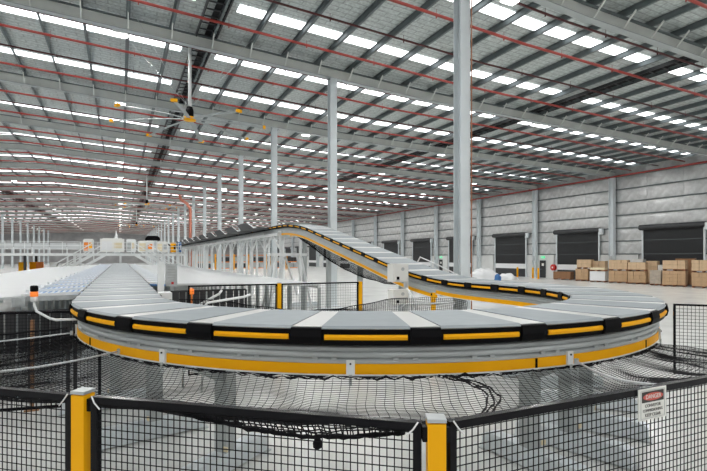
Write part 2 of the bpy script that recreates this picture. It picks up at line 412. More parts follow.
# ceiling fans
def fan(x, y, label, off):
    top = zb(x)+GD+0.1; zh = H+6.2
    f = thing('ceiling_fan', label, 'fan', (x, y, zh), group=None)
    MB().box((0, 0, top-zh-0.05), (0.5, 0.3, 0.1)).build('mounting_plate', 'steel_paint', f)
    MB().tube([(0, 0, 0.55), (0, 0, top-zh-0.08)], 0.075, 10).build('drop_rod', 'white_steel', f, True)
    MB().lathe([(0.10, 0.05), (0.17, 0.1), (0.17, 0.4), (0.12, 0.55)]).build('motor', 'black', f, True)
    MB().lathe([(0.26, -0.06), (0.28, 0.0), (0.26, 0.08), (0.1, 0.1)]).build('hub', 'yellow', f, True)
    R = 3.3
    for k in range(8):
        a = math.radians(off + 45*k); ca, sa = math.cos(a), math.sin(a)
        m = MB(); vs = []
        for i in range(6):
            u = i/5; rr = 0.24 + (R-0.24)*u; zz = -0.02 - 0.24*u*u; w = 0.10
            for (yy, hh) in ((-w, 0.015), (0, 0.045), (w, -0.01), (0, 0.005)):
                vs.append((rr*ca - yy*sa, rr*sa + yy*ca, zz+hh))
        fs = []
        for i in range(5):
            for k2 in range(4): fs.append((i*4+k2, i*4+(k2+1) % 4, (i+1)*4+(k2+1) % 4, (i+1)*4+k2))
        fs += [(3,2,1,0), (20,21,22,23)]
        m.add(vs, fs); b = m.build('blade', 'flange_grey', f)
        MB().box((R*ca, R*sa, -0.22), (0.12, 0.24, 0.11), rz=a).build('blade_tip', 'yellow', b)
    m = MB()
    for (dx, dy) in ((2.4, 1.6), (-2.4, 1.6), (2.4, -1.6), (-2.4, -1.6)): m.wire((0.1*dx/2.4, 0, 0.62), (dx, dy, zb(x+dx)+GD-zh), 0.008)
    m.build('guy_wires', 'galvanised', f)
fan(2.8, 22.4, 'large grey ceiling fan with yellow blade tips on a long white rod', -42-20)
fan(2.8, 61.0, 'far ceiling fan on a white rod hanging above the work platform', 0)
fan(2.8, 101.0, 'most distant ceiling fan hanging behind the work platform', 20)
# red riser by the column row
rp = thing('sprinkler_riser', 'orange-red vertical riser pipe with an elbow below the roof', 'pipe', (9.4, 74.6, 0))
MB().tube([(0, 0, 0.05), (0, 0, 9.6), (-0.5, -0.3, 10.4), (-1.4, -0.6, 10.9), (-1.6, -0.7, zb(8)+0.35)], 0.22, 10).build('pipe_run', 'riser', rp, True)
MB().lathe([(0.34, 0), (0.34, 0.05)]).build('base_flange', 'riser', rp)

# ------------------------------------------------------------------ the loop sorter
CX, CY, RC, ZT = 4.035, 7.755, 4.05, H-0.60
L = PI*RC
PITCH = L/14
YA, YB, YC, YD, SL = 9.0, 12.6, 19.5, 24.0, 0.21
def zprof(Y):
    if Y <= YA: return ZT, 0.0
    if Y <= YB: t = Y-YA; return ZT + SL*t*t/(2*(YB-YA)), SL*t/(YB-YA)
    z1 = ZT + SL*(YB-YA)/2
    if Y <= YC: return z1 + SL*(Y-YB), SL
    z2 = z1 + SL*(YC-YB)
    if Y <= YD: t = Y-YC; return z2 + SL*t - SL*t*t/(2*(YD-YC)), SL*(1-t/(YD-YC))
    return z2 + SL*(YD-YC)/2, 0.0
def path(s, l, z):
    if s < 0: return Vector((CX-RC-l, CY-s, ZT+z))
    if s <= L:
        a = PI + s/RC; r = RC+l; return Vector((CX+r*math.cos(a), CY+r*math.sin(a), ZT+z))
    Y = CY+s-L; zz, sl = zprof(Y); k = 1/math.sqrt(1+sl*sl)
    return Vector((CX+RC+l, Y - z*sl*k, zz + z*k))
def sweep(m, s0, s1, n, prof):
    """closed profile of (l, z) swept along the path"""
    vs = []; fs = []; P = len(prof)
    for i in range(n+1):
        s = s0+(s1-s0)*i/n
        for (l, z) in prof: vs.append(path(s, l, z))
    for i in range(n):
        for k in range(P):
            k2 = (k+1) % P; fs.append((i*P+k, i*P+k2, (i+1)*P+k2, (i+1)*P+k))
    fs.append(tuple(range(P))[::-1]); fs.append(tuple(n*P+k for k in range(P)))
    m.add(vs, fs); return m
def rect(l0, l1, z0, z1): return [(l0, z0), (l0, z1), (l1, z1), (l1, z0)]
S_MIN, S_MAX = -(52.5-CY), L + (78-CY)
sorter = thing('loop_sorter', 'grey loop sorter conveyor with black and yellow edge, curving round and ramping up', 'conveyor', (0, 0, 0))
i = math.ceil(S_MIN/PITCH - 0.875)
while True:
    sc = (i+0.875)*PITCH
    if sc + 0.5 > S_MAX: break
    ns = 5 if -0.5 < sc < L+0.5 else 2
    hp = PITCH/2
    b = sweep(MB(), sc-hp+0.004, sc+hp-0.004, ns, rect(-0.585, 0.585, -0.165, -0.032))
    for sg in (-1, 1):     # rubber bellows over the gap to the next carrier
        sweep(b, sc+0.335, sc+0.335+0.235, 3, [(sg*0.585, -0.165), (sg*0.61, -0.15), (sg*0.625, -0.09), (sg*0.61, -0.02), (sg*0.585, -0.012)][::sg])
    car = b.build('carrier', 'black', sorter)
    bl = sweep(MB(), sc-0.335, sc+0.335, ns, [(-0.59, -0.03), (-0.598, -0.022), (-0.57, 0.0), (0.57, 0.0), (0.598, -0.022), (0.59, -0.03)])
    bl.build('belt', 'belt' if i % 2 else 'belt_dark', car)
    sweep(MB(), sc+0.34, sc+PITCH-0.34, 3, rect(-0.583, 0.583, -0.03, -0.006)).build('link_plate', 'link_plate', car)
    for sg in (-1, 1):
        bm_ = sweep(MB(), sc-0.315, sc+0.315, ns, [(sg*0.585, -0.121), (sg*0.602, -0.119), (sg*0.608, -0.098), (sg*0.602, -0.077), (sg*0.585, -0.075)][::sg])
        bm_.build('edge_bumper', 'yellow', car)
    i += 1
RAIL = [(.46,-.185),(.505,-.185),(.518,-.200),(.518,-.226),(.492,-.230),(.492,-.240),(.508,-.246),(.518,-.262),(.518,-.284),(.490,-.288),(.490,-.298),(.505,-.303),(.518,-.314),(.518,-.340),(.46,-.340)]
RAIL2 = RAIL[:-2] + [(.518,-.46),(.46,-.46)]
lower = lambda P: [(l, z-.12) for (l, z) in P]
STRIP = [(.47,-.342),(.527,-.342),(.527,-.432),(.47,-.432)]
HEM = [(.47,-.434),(.532,-.434),(.532,-.446),(.47,-.446)]
SEGS = [(S_MIN, 0.0, 1), (0.0, L, 64), (L, L+2.6, 8), (L+2.6, S_MAX, 60)]
ye = None
for (a, b, nn) in SEGS:
    for sg in (1, -1):
        pr = lambda P: [(sg*l, z) for (l, z) in P][::-1 if sg > 0 else 1]
        tall = a > L+1
        sweep(MB(), a, b, nn, pr(RAIL2 if tall else RAIL)).build('side_rail', 'aluminium', sorter)
        e = b if b < S_MAX else L + (25.5-CY)
        sweep(MB(), a, e, nn, pr(lower(STRIP) if tall else STRIP)).build('guard_strip', 'yellow', sorter)
        sweep(MB(), a, e, nn, pr(lower(HEM) if tall else HEM)).build('bottom_flange', 'white_steel', sorter)
    sweep(MB(), a, b, nn, rect(-.46, .46, -.36, -.30)).build('bed_pan', 'galvanised', sorter)
# joint clips, bolt pads and brackets on the outer curve
def on_arc(ang, l, z):       # ang in degrees of the hall plan
    return path(math.radians(ang-180)*RC, l, z)
def arc_box(ang, l, z, d):
    m = MB(); m.box((0, 0, 0), d); o = m
    R = Matrix.Rotation(math.radians(ang), 3, 'Z'); c = on_arc(ang, l, z)
    m.v = [tuple(R @ Vector(p) + c) for p in m.v]; return m
for ang in (185, 217, 241, 268, 297, 318, 340):
    m = arc_box(ang, 0.535, -0.37, (0.025, 0.075, 0.13)); k = m.build('bracket_clip', 'white_steel', sorter)
    m2 = arc_box(ang, 0.552, -0.335, (0.012, 0.015, 0.015)); m2.v += []; m2.build('bolt', 'dark_steel', k)
    arc_box(ang, 0.545, -0.48, (0.02, 0.03, 0.10)).build('hook', 'galvanised', k)
for ang in range(190, 355, 9):
    arc_box(ang+2.0, 0.518, -0.298, (0.012, 0.05, 0.02)).build('joint_pad', 'aluminium', sorter)
    arc_box(ang+4.2, 0.518, -0.298, (0.012, 0.05, 0.02)).build('joint_pad', 'aluminium', sorter)
for ang in (198, 263, 287):
    arc_box(ang, 0.528, -0.388, (0.010, 0.022, 0.088)).build('strip_joint', 'black', sorter)
# supports
def support(s, foot=True, l=0.0):
    zt = path(s, 0, -0.36).z
    p = path(s, l, 0); q = path(s, l+1, 0); rz = math.atan2(q.y-p.y, q.x-p.x)
    f = obj('support_leg', MB().box((0.05, 0, (zt)/2), (0.17, 0.17, zt)).mesh('support_leg', 'leg_grey'), sorter, loc=(p.x, p.y, 0)); f.rotation_euler = (0, 0, rz)
    MB().box((-l, 0, zt-0.06), (1.0, 0.12, 0.12)).bar((0.1, 0, zt-0.42), (0.42-l*0.8, 0, zt-0.1), 0.08, 0.08).build('cross_arm', 'leg_grey', f)
    if foot:
        m = MB(); x0, x1, w, h = -0.62, 0.80, 0.09, 0.24
        m.add([(x0,-w,0.02),(x0,w,0.02),(x0,w,h*0.8),(x0,-w,h*0.8),(x0+.1,-w,h),(x0+.1,w,h),(x1-.1,-w,h),(x1-.1,w,h),(x1,-w,h*.8),(x1,w,h*.8),(x1,-w,0.02),(x1,w,0.02)],
              [(0,1,2,3)[::-1],(3,2,5,4)[::-1],(4,5,7,6)[::-1],(6,7,9,8)[::-1],(8,9,11,10)[::-1],(10,11,1,0)[::-1],(0,3,4,6,8,10)[::-1],(1,11,9,7,5,2)[::-1]])
        m.build('foot_beam', 'steel_paint', f)
        for xq in (x0+0.03, x1-0.03): MB().box((xq, 0, 0.01), (0.14, 0.24, 0.02)).build('foot_pad', 'leg_grey', f)
        MB().box((0.16, 0.1, 0.3), (0.02, 0.06, 0.05)).build('inspection_tag', 'cream', f)
for ang in (192, 217, 274, 287, 301, 318, 336, 352): support(math.radians(ang-180)*RC, l=-0.40)
support(-0.9)
for yy in (10.2, 13, 16, 19, 22): support(L+yy-CY)
for yy in range(13, 52, 4): support(-(yy-CY))
# posts of the raised run
for yy in range(24, 78, 3):
    zt = zprof(yy)[0]-0.36
    for xx in (CX+RC-0.55, CX+RC+0.55):
        p = MB().box((0, 0, zt/2), (0.13, 0.13, zt)).build('raised_post', 'white_steel', sorter, loc=(xx, yy, 0))
        MB().box((0, 0, 0.015), (0.28, 0.28, 0.03)).build('base_plate', 'white_steel', p)
    MB().box((0, 0, 0), (1.3, 0.12, 0.14)).build('cross_beam', 'white_steel', sorter, loc=(CX+RC, yy, zt-0.05))
    if yy < 75:
        for xx in (CX+RC-0.55,):
            MB().bar((xx, yy, zt-1.0), (xx, yy+1.5, zt-0.1), 0.07, 0.07).bar((xx, yy+3, zt-1.0), (xx, yy+1.5, zt-0.1), 0.07, 0.07).build('knee_brace', 'white_steel', sorter)
for sg in (-0.6, 0.6):
    MB().box((CX+RC+sg, 51, zprof(40)[0]-0.5), (0.1, 53.5, 0.16)).build('long_beam', 'white_steel', sorter)

# dark scoops along the raised run
for k in range(13):
    yy = 25.8 + 4.0*k; z0 = zprof(40)[0]-0.10; xe = CX+RC-0.62
    c = thing('outfeed_scoop', 'dark outfeed scoop with pale steel rim on the edge of the raised conveyor', 'chute', (xe, yy, z0), group='outfeed scoops on the raised conveyor')
    m = MB(); m.add([(0, 0, 0), (0, 3.6, 0), (-0.75, 3.6, 0.06), (-0.75, 0.0, 0.06), (0, 0, -.03), (0, 3.6, -.03), (-0.75, 3.6, 0.03), (-0.75, 0.0, 0.03)], [(0,1,2,3), (7,6,5,4), (0,4,5,1), (1,5,6,2), (2,6,7,3), (3,7,4,0)]); m.build('floor_plate', 'dark_steel', c)
    m = MB(); m.add([(-.75, 0.5, .03), (-.75, 3.6, .03), (-0.95, 3.85, .38), (-0.95, 1.3, .38), (-.78, 0.5, .03), (-.78, 3.6, .03), (-0.98, 3.85, .38), (-0.98, 1.3, .38)], [(0,1,2,3), (7,6,5,4), (0,4,5,1), (1,5,6,2), (2,6,7,3), (3,7,4,0)]); m.build('back_plate', 'dark_steel', c)
    m = MB(); m.add([(0, 3.6, 0), (-.75, 3.6, 0.03), (-0.95, 3.85, .38), (-0.2, 3.85, 0.38), (0, 3.64, 0), (-.75, 3.64, 0.03), (-0.95, 3.89, .38), (-0.2, 3.89, .38)], [(0,1,2,3), (7,6,5,4), (0,4,5,1), (1,5,6,2), (2,6,7,3), (3,7,4,0)]); m.build('end_plate', 'dark_steel', c)
    MB().bar((-.97, 1.3, .38), (-.77, .5, .04), .04, .04).bar((-.77, .5, .04), (-.77, 0, .04), .05, .05).build('rim', 'white_steel', c)

# ------------------------------------------------------------------ sort chutes either side of the straight
def chute_proto(sg, name, label, group, x_in, x_r, x_out, z_in, z_out, width):
    c = thing(name, label, 'chute', (0, 0, 0), group=group)
    w = width
    zr_ = z_in - 0.05
    m = MB()
    def slab(m, xa, za, xb, zb2, y0, y1, th):
        m.add([(xa,y0,za),(xb,y0,zb2),(xb,y1,zb2),(xa,y1,za),(xa,y0,za-th),(xb,y0,zb2-th),(xb,y1,zb2-th),(xa,y1,za-th)],
              [(0,1,2,3),(7,6,5,4),(0,4,5,1),(1,5,6,2),(2,6,7,3),(3,7,4,0)] if xb > xa else [(3,2,1,0),(4,5,6,7),(1,5,4,0),(2,6,5,1),(3,7,6,2),(0,4,7,3)])
    slab(m, x_r, zr_, x_out, z_out, 0.0, w+0.035, 0.05); m.build('slide_plate', 'slide_sheet', c)
    m = MB(); slab(m, x_in, z_in-0.06, x_r, zr_-0.03, 0.02, w-0.02, 0.04); m.build('roller_bed', 'roller_blue', c)
    m = MB(); n = 9
    for k in range(n):
        u = (k+.5)/n; x = x_in + (x_r-x_in)*u; z = (z_in-0.04) + (zr_-z_in)*u
        m.tube([(x, 0.04, z), (x, w-0.04, z)], 0.021, 6)
    m.build('rollers', 'roller_white', c, kind='stuff')
    for yy in (0.015, w-0.015):
        m = MB(); m.bar((x_in, yy, z_in-0.02), (x_r, yy, zr_+0.01), 0.03, 0.05); m.build('side_guide', 'white_steel', c)
    MB().box((x_r, w/2, zr_+0.05), (0.05, 0.10, 0.06)).build('sensor_box', 'white_steel', c)
    MB().box((x_out, w/2, z_out-0.06), (0.06, w, 0.14)).build('end_lip', 'white_steel', c)
    for xx, zz in ((x_r, zr_-0.06), (x_out, z_out-0.1)):
        for yy in (0.1, w-0.1):
            lg = MB().box((0, 0, zz/2), (0.08, 0.08, zz)).build('leg', 'leg_grey', c, loc=(xx-sg*0.05, yy, 0))
            MB().box((0, 0, 0.01), (0.18, 0.18, 0.02)).build('foot', 'leg_grey', lg)
    return c
cl = chute_proto(1, 'sort_chute', 'white slide chute with rollers', 'sort chutes on the beacon side', -0.68, -1.62, -5.7, H-0.66, H-0.90, 1.46)
cl['label'] = 'white slide chute with blue and white rollers on the beacon side of the straight conveyor'
cl.location = (0, 10.35, 0)
for k in range(1, 26): dup(cl, (0, 10.35+1.5*k, 0))
cr = chute_proto(-1, 'sort_chute', 'white slide chute on the side of the straight conveyor facing the ramp', 'sort chutes facing the ramp', 0.66, 1.2, 5.5, H-0.66, H-0.84, 1.46)
cr.location = (0, 13.6, 0)
for k in range(1, 24): dup(cr, (0, 13.6+1.5*k, 0))
# corner box and side plate at the head of the first chute
cb_ = thing('corner_bracket', 'grey steel corner box on the end of the first roller chute', 'bracket', (-1.62, 10.20, H-0.80))
MB().box((0, 0, 0), (0.20, 0.13, 0.17)).build('box_body', 'galvanised', cb_); MB().box((0, -0.08, 0), (0.1, 0.02, 0.1)).build('cover_plate', 'leg_grey', cb_)
ep = tag(MB().box((-1.2, 10.31, H-0.755), (1.05, 0.04, 0.09)).build('end_board', 'galvanised'), 'grey sheet closing the front end of the first roller chute', 'panel')

# dark strips added to make the deep shade below the chute fronts
def shade_strip_row(x0, x1, y, ztop, lab, seed):
    c = thing('shade_strips', lab, 'curtain', (x0, y, 0)); rnd = random.Random(seed); x = 0.0
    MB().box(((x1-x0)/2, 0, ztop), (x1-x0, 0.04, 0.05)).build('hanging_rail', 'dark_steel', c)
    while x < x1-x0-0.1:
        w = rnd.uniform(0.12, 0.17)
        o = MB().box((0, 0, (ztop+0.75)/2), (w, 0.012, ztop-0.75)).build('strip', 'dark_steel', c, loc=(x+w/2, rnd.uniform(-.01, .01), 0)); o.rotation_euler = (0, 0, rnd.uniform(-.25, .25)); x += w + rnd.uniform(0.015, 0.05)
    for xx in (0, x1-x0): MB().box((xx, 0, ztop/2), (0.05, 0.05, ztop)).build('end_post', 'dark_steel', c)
shade_strip_row(-4.6, -0.75, 10.15, H-0.98, 'dark strips added as shade below the roller chutes under the beacon', 3)
shade_strip_row(0.85, 3.2, 13.45, H-0.92, 'dark strips added as shade below the slide chutes behind the sensor post', 5)
lp = thing('warning_lamp', 'small orange warning lamp below the slide chutes behind the sensor post', 'lamp', (1.62, 12.6, 0))
MB().tube([(0, 0, 0), (0, 0, 1.5)], 0.02, 8).build('stem', 'orange', lp); MB().lathe([(0.05, 1.5), (0.06, 1.53), (0.06, 1.62), (0.03, 1.66)], n=12).build('lens', 'amber', lp, True)

# signal beacon on a bent pipe
b = thing('signal_beacon', 'black, orange and white signal beacon on a bent white pipe', 'beacon', W(-4.48, 6.65, 0))
b.location.z = 0
bz = H-0.70
MB().tube([(0, 0, bz+0.075), (0, 0, bz+0.02), (0.03, -0.02, bz-0.06), (0.20, -0.12, bz-0.16), (0.28, -0.16, bz-0.18), (0.62, -0.20, bz-0.18), (0.80, -0.06, bz-0.19)], 0.018, 8).build('bent_pipe', 'white_steel', b, True)
MB().lathe([(0.04, 0), (0.045, 0.01), (0.045, 0.06), (0.04, 0.07)], (0, 0, bz+0.075)).build('white_segment', 'plastic_white', b, True)
MB().lathe([(0.047, 0), (0.05, 0.01), (0.05, 0.065), (0.045, 0.07)], (0, 0, bz+0.145)).build('orange_segment', 'amber', b, True)
MB().lathe([(0.04, 0), (0.05, 0.01), (0.05, 0.07), (0.038, 0.085)], (0, 0, bz+0.215)).build('black_cap', 'black', b, True)
# sensor post on the other side
p = thing('sensor_post', 'white steel post with a grey control panel beside the straight conveyor', 'post', (0.80, 11.3, 0))
MB().box((0, 0, (H-0.12)/2), (0.13, 0.13, H-0.12)).build('upright', 'white_steel', p)
MB().box((0.0, -0.45, H-0.82), (0.34, 0.5, 0.14)).build('base_bracket', 'white_steel', p)
pn = MB().box((0.22, 0, H-0.40), (0.24, 0.08, 0.50)).build('control_panel', 'galvanised', p)
m = MB()
for k in range(5): m.box((0.22, -0.045, H-0.22-0.06*k), (0.16, 0.01, 0.02))
m.build('vent_slots', 'leg_grey', pn)
MB().box((0.24, -0.05, H-0.58), (0.05, 0.02, 0.05)).build('red_button', 'red', pn)

# control cabinets on the inner side of the ramp
for (za, zc_, lab) in ((H-0.70, H-0.20, 'white control cabinet fixed to the inner side of the ramp'), (H-1.34, H-0.92, 'white control cabinet below the ramp, lower of the two')):
    c = thing('control_cabinet', lab, 'cabinet', (7.05, 11.5, za))
    hh = zc_-za
    MB().box((0, 0, hh/2), (0.5, 0.3, hh)).build('body', 'cabinet_white', c)
    MB().box((-0.02, -0.16, hh/2), (0.44, 0.02, hh-0.06)).build('door', 'cabinet_white', c)
    MB().lathe([(0.05, 0), (0.05, 0.012)], n=14).build('round_badge', 'galvanised', c, loc=(0.06, -0.172, hh*0.72)).rotation_euler = (PI/2, 0, 0)
    MB().box((-0.1, -0.18, hh*0.22), (0.07, 0.03, 0.08)).build('lock', 'black', c)
p = thing('cabinet_post', 'white steel post carrying the two control cabinets', 'post', (7.39, 11.6, 0))
MB().box((0, 0, (H-0.2)/2), (0.10, 0.10, H-0.2)).build('upright', 'white_steel', p); MB().box((0, 0, 0.01), (0.26, 0.26, 0.02)).build('base_plate', 'white_steel', p)
MB().box((-0.065, 0, H-0.45), (0.03, 0.06, 0.06)).box((-0.065, 0, H-1.1), (0.03, 0.06, 0.06)).build('mounting_arm', 'white_steel', p)

# trestle under the crest
q = thing('support_trestle', 'white steel trestle with splayed legs under the crest of the ramp', 'trestle', (6.75, 20.5, 0))
for dx in (-0.75, 0.75):
    for dy in (-0.35, 0.35):
        MB().bar((dx*0.75, dy*0.6, 2.52), (dx*1.35, dy*1.5, 0.0), 0.09, 0.09).build('leg', 'white_steel', q)
MB().box((0, 0, 2.56), (1.7, 0.5, 0.12)).build('top_beam', 'white_steel', q)
MB().bar((-0.6, 0.35, 0.7), (0.0, 0.3, 2.5), 0.07, 0.07).bar((0.6, 0.35, 0.7), (0.0, 0.3, 2.5), 0.07, 0.07).build('cross_brace', 'white_steel', q)

# ------------------------------------------------------------------ far work platform with stairs
PY, PZ = 53.0, H+0.36
pf = thing('work_platform', 'raised grey steel work platform crossing behind the end of the straight conveyor', 'platform', (0, PY, 0))
MB().box((-14, 3.5, PZ-0.12), (40, 7, 0.24)).build('deck', 'white_steel', pf)
for xx in list(range(-32, 7, 4)):
    for yy in (0.2, 6.8): MB().box((xx, yy, (PZ-0.24)/2), (0.2, 0.2, PZ-0.24)).build('post', 'dark_steel' if xx < -7 else 'white_steel', pf)
for yy in (0.05,):
    for k in range(27):
        xx = -33.5 + 1.5*k
        MB().box((xx, yy, PZ+0.55), (0.05, 0.05, 1.1)).build('rail_post', 'white_steel', pf)
    for zz in (0.4, 0.75, 1.1): MB().box((-14, yy, PZ+zz), (39.6, 0.05, 0.05)).build('hand_rail', 'white_steel', pf)
def stair(x_top, sg, y, lab):
    s = thing('steel_staircase', lab, 'staircase', (x_top, y, 0), group='staircases of the platform')
    run_ = 4.2
    for dy in (-0.45, 0.45):
        MB().bar((0, dy, PZ-0.1), (sg*run_, dy, 0.05), 0.05, 0.24).build('stringer', 'white_steel', s)
        m = MB(); m.bar((0, dy, PZ+1.0), (sg*run_, dy, 1.1), 0.06, 0.06); m.bar((0, dy, PZ+0.5), (sg*run_, dy, 0.6), 0.05, 0.05)
        for k in range(5): u = k/4; m.box((sg*run_*u, dy, PZ*(1-u)+0.5), (0.05, 0.05, 1.0))
        m.build('hand_rail', 'white_steel', s)
    for k in range(12):
        u = (k+.5)/12; MB().box((sg*run_*u, 0, PZ*(1-u)-0.03), (0.24, 0.86, 0.04)).build('tread', 'galvanised', s)
stair(-2.4, -1, PY-0.7, 'white steel staircase going down from the platform beside the roller chutes')
stair(-1.2, -1, PY-2.3, 'white steel staircase in front of another, on the roller chute side')
stair(2.4, 1, PY-0.7, 'white steel staircase going down from the platform towards the raised conveyor')
stair(1.2, 1, PY-2.3, 'white steel staircase in front of another, on the raised conveyor side')
for o in list(bpy.data.objects):
    if o.name.startswith('steel_staircase') and 'group' in o: del o['group']
# conveyor on the platform (left part)
pc = thing('platform_conveyor', 'long pale conveyor with ribbed side panels on the far platform', 'conveyor', (-18, PY+2.2, PZ))
MB().box((0, 0, 0.62), (29, 1.0, 0.10)).build('bed', 'galvanised', pc)
for k in range(20):
    MB().box((-13.6+1.45*k, -0.55, 0.70), (1.36, 0.06, 0.62)).build('side_panel', 'slide_sheet', pc)
    MB().box((-14.3+1.45*k, -0.5, 0.30), (0.10, 0.10, 0.60)).build('leg', 'white_steel', pc)
# machines on the platform
def machine(x, y, w, d, h, mats, name, lab, extra=None):
    o = thing(name, lab, 'machine', (x, y, PZ))
    MB().box((0, 0, h*0.48+0.08), (w, d, h*0.84)).build('body', mats[0], o)
    MB().box((0, 0, 0.05), (w*0.9, d*0.9, 0.1)).build('plinth', 'leg_grey', o)
    MB().box((-w*0.22, -d/2-0.02, h*0.5), (w*0.4, 0.04, h*0.6)).build('door', mats[1], o); MB().box((w*0.24, -d/2-0.02, h*0.55), (w*0.34, 0.04, h*0.4)).build('window', mats[2], o)
    MB().box((0, 0, h*0.95), (w*0.8, d*0.8, h*0.1)).build('top_cover', mats[0], o)
    return o
machine(-2.9, PY+1.8, 0.9, 0.8, 1.45, ('cabinet_white', 'orange', 'yellow'), 'packing_machine', 'white machine with an orange door and a yellow window at the stair head')
machine(-0.75, PY+1.6, 2.2, 0.9, 1.55, ('cabinet_white', 'plastic_white', 'cream'), 'packing_machine', 'largest white machine with a cream window on the platform')
machine(1.0, PY+2.0, 0.9, 0.8, 1.5, ('white_steel', 'leg_grey', 'cream'), 'packing_machine', 'narrow white machine with a grey door on the platform')
machine(2.4, PY+1.8, 1.5, 0.9, 1.35, ('cabinet_white', 'cream', 'orange'), 'packing_machine', 'white machine with a cream door and an orange window on the platform')
machine(4.0, PY+1.8, 1.1, 0.9, 1.3, ('cabinet_white', 'cream', 'galvanised'), 'packing_machine', 'white machine with a cream door and a grey window on the platform')
machine(5.1, PY+1.5, 0.5, 0.5, 1.2, ('yellow', 'yellow', 'black'), 'yellow_cabinet', 'yellow cabinet near the end of the platform')
machine(5.72, PY+1.2, 0.35, 0.4, 1.25, ('plastic_blue', 'plastic_blue', 'plastic_white'), 'blue_cabinet', 'blue cabinet near the end of the platform')
hd = thing('extraction_hood', 'black rounded hood on legs above the machines on the platform', 'hood', (3.15, PY+3.4, PZ))
m = MB(); vs = []
prof = [(-.75, 0), (-.72, .28), (-.5, .5), (.5, .5), (.72, .28), (.75, 0)]
for yy in (-0.5, 0.5): vs += [(a, yy, 1.45+b_) for a, b_ in prof]
m.add(vs, [(0,1,2,3,4,5), (11,10,9,8,7,6)] + [(k, 6+k, 6+(k+1) % 6, (k+1) % 6) for k in range(6)]); m.build('shell', 'black', hd)
for dx in (-0.6, 0.6): MB().box((dx, 0, 0.72), (0.08, 0.08, 1.46)).build('leg', 'dark_steel', hd)
for (xx, w_, h_, lab) in ((-1.7, 0.12, 2.5, 'thin white pyramid of foil sheeting rising beside the largest white machine'),):
    c = thing('foil_cone', lab, 'sheeting', (-0.4, PY+3.0, PZ))
    MB().lathe([(0.40, 0.0), (0.34, 0.8), (0.14, 1.8), (0.02, 2.4)], n=6).build('sheet', 'plastic_white', c)
# items under the platform
for (xx, yy, mt_, lab) in ((-8.6, 56, 'yellow', 'yellow floor cabinet under the platform beside dark posts'), (-7.3, 57, 'orange', 'orange floor cabinet under the platform'), (-8.0, 58, 'yellow', 'yellow floor cabinet under the platform next to the orange one'), (-6.0, 56, 'cabinet_white', 'white floor cabinet deep under the platform')):
    c = thing('floor_cabinet', lab, 'cabinet', (xx, yy, 0))
    MB().box((0, 0, 1.0), (0.6, 0.6, 1.9)).build('body', mt_, c); MB().box((0, -0.31, 1.1), (0.5, 0.03, 1.5)).build('door', mt_, c); MB().box((0, 0, 0.03), (0.5, 0.5, 0.06)).build('plinth', 'black', c)
# storage racks far behind the raised run
for k, (xx, yy) in enumerate(((14, 92), (17.5, 92), (21, 92), (24.5, 92), (28, 92), (31.5, 92))):
    c = thing('storage_rack', 'storage rack with yellow uprights and dark loads far behind the raised conveyor', 'rack', (xx, yy, 0), group='far storage racks')
    for dx in (-1.4, 1.4):
        for dy in (-0.4, 0.4): MB().box((dx, dy, 1.5), (0.12, 0.10, 3.0)).build('upright', 'yellow', c)
    for zz in (0.3, 1.5, 2.8): MB().box((0, -0.4, zz), (2.8, 0.08, 0.14)).box((0, 0.4, zz), (2.8, 0.08, 0.14)).build('beam', 'orange', c)
    for j, zz in enumerate((0.37, 1.57)):
        for dx in (-0.65, 0.65): MB().box((dx, 0, zz+0.42), (1.1, 0.7, 0.84)).build('load', 'leg_grey' if (j+k) % 2 else 'dark_steel', c)

# ------------------------------------------------------------------ carton pallets by the dock doors
pal_deck = None
def pallet_load(px, X, z0, w, h, nx, nz, mt_, lab, group=None, d=1.1):
    """px column of plan: Y follows from the direction; X distance from the hall axis"""
    w *= 0.93; Y = X*(588.5/(px-120) - 0.4916)
    o = thing('carton_pallet', lab, 'pallet', (X, Y, z0), rz=0.35-PI/2, group=group)
    m = MB()
    for dy in (-0.42, -0.14, 0.14, 0.42): m.box((0, dy*d, 0.12), (w, 0.2, 0.03))
    for dx in (-0.45, 0, 0.45): m.box((dx*w, 0, 0.055), (0.1, d*0.96, 0.10))
    m.build('pallet_base', 'wood', o)
    bh = (h-0.14)/nz; bw = w/nx; bd = d/2
    me = MB().box((0, 0, bh/2), (bw-0.015, bd-0.015, bh-0.008)).mesh('carton', mt_)
    rnd = random.Random(int(px*7+z0*10))
    for i in range(nx):
        for j in range(2):
            for k in range(nz):
                c = obj('carton', me, o, loc=((i+.5)*bw-w/2 + rnd.uniform(-.012, .012), (j-.5)*bd + rnd.uniform(-.012, .012), 0.14+k*bh)); c.rotation_euler = (0, 0, rnd.uniform(-.02, .02))
    return o
pallet_load(563, 43.3, 0, 1.95, 0.85, 3, 2, 'carton_dark', 'low wide pile of dark brown cartons on a pallet beside the bollard')
pallet_load(583, 42.9, 0, 1.30, 1.25, 2, 3, 'carton', 'brown carton pallet between the low dark pile and the white-wrapped load')
pallet_load(585, 42.9, 1.26, 1.45, 0.92, 3, 2, 'carton_pale', 'pale carton pallet on top, between the low dark pile and the white-wrapped load')
pallet_load(598.5, 42.2, 0, 1.50, 1.05, 1, 1, 'plastic_white', 'white-wrapped pallet load between brown carton stacks')
pallet_load(598.5, 42.2, 1.06, 1.45, 0.35, 3, 1, 'cream', 'thin pallet layer of cream cartons on the white-wrapped load')
pallet_load(600, 43.9, 0, 1.2, 2.05, 2, 5, 'carton_pale', 'tall pale carton pallet behind the white-wrapped load')
pallet_load(619, 42.4, 0, 1.70, 1.16, 3, 3, 'carton', 'brown carton pallet under a pale one, standing before the wall column')
pallet_load(619, 42.4, 1.17, 1.68, 1.0, 3, 3, 'carton_pale', 'pale carton pallet on top, standing before the wall column')
pallet_load(637.5, 42.4, 0, 1.55, 1.16, 3, 3, 'carton', 'brown carton pallet below the one backed by a white box')
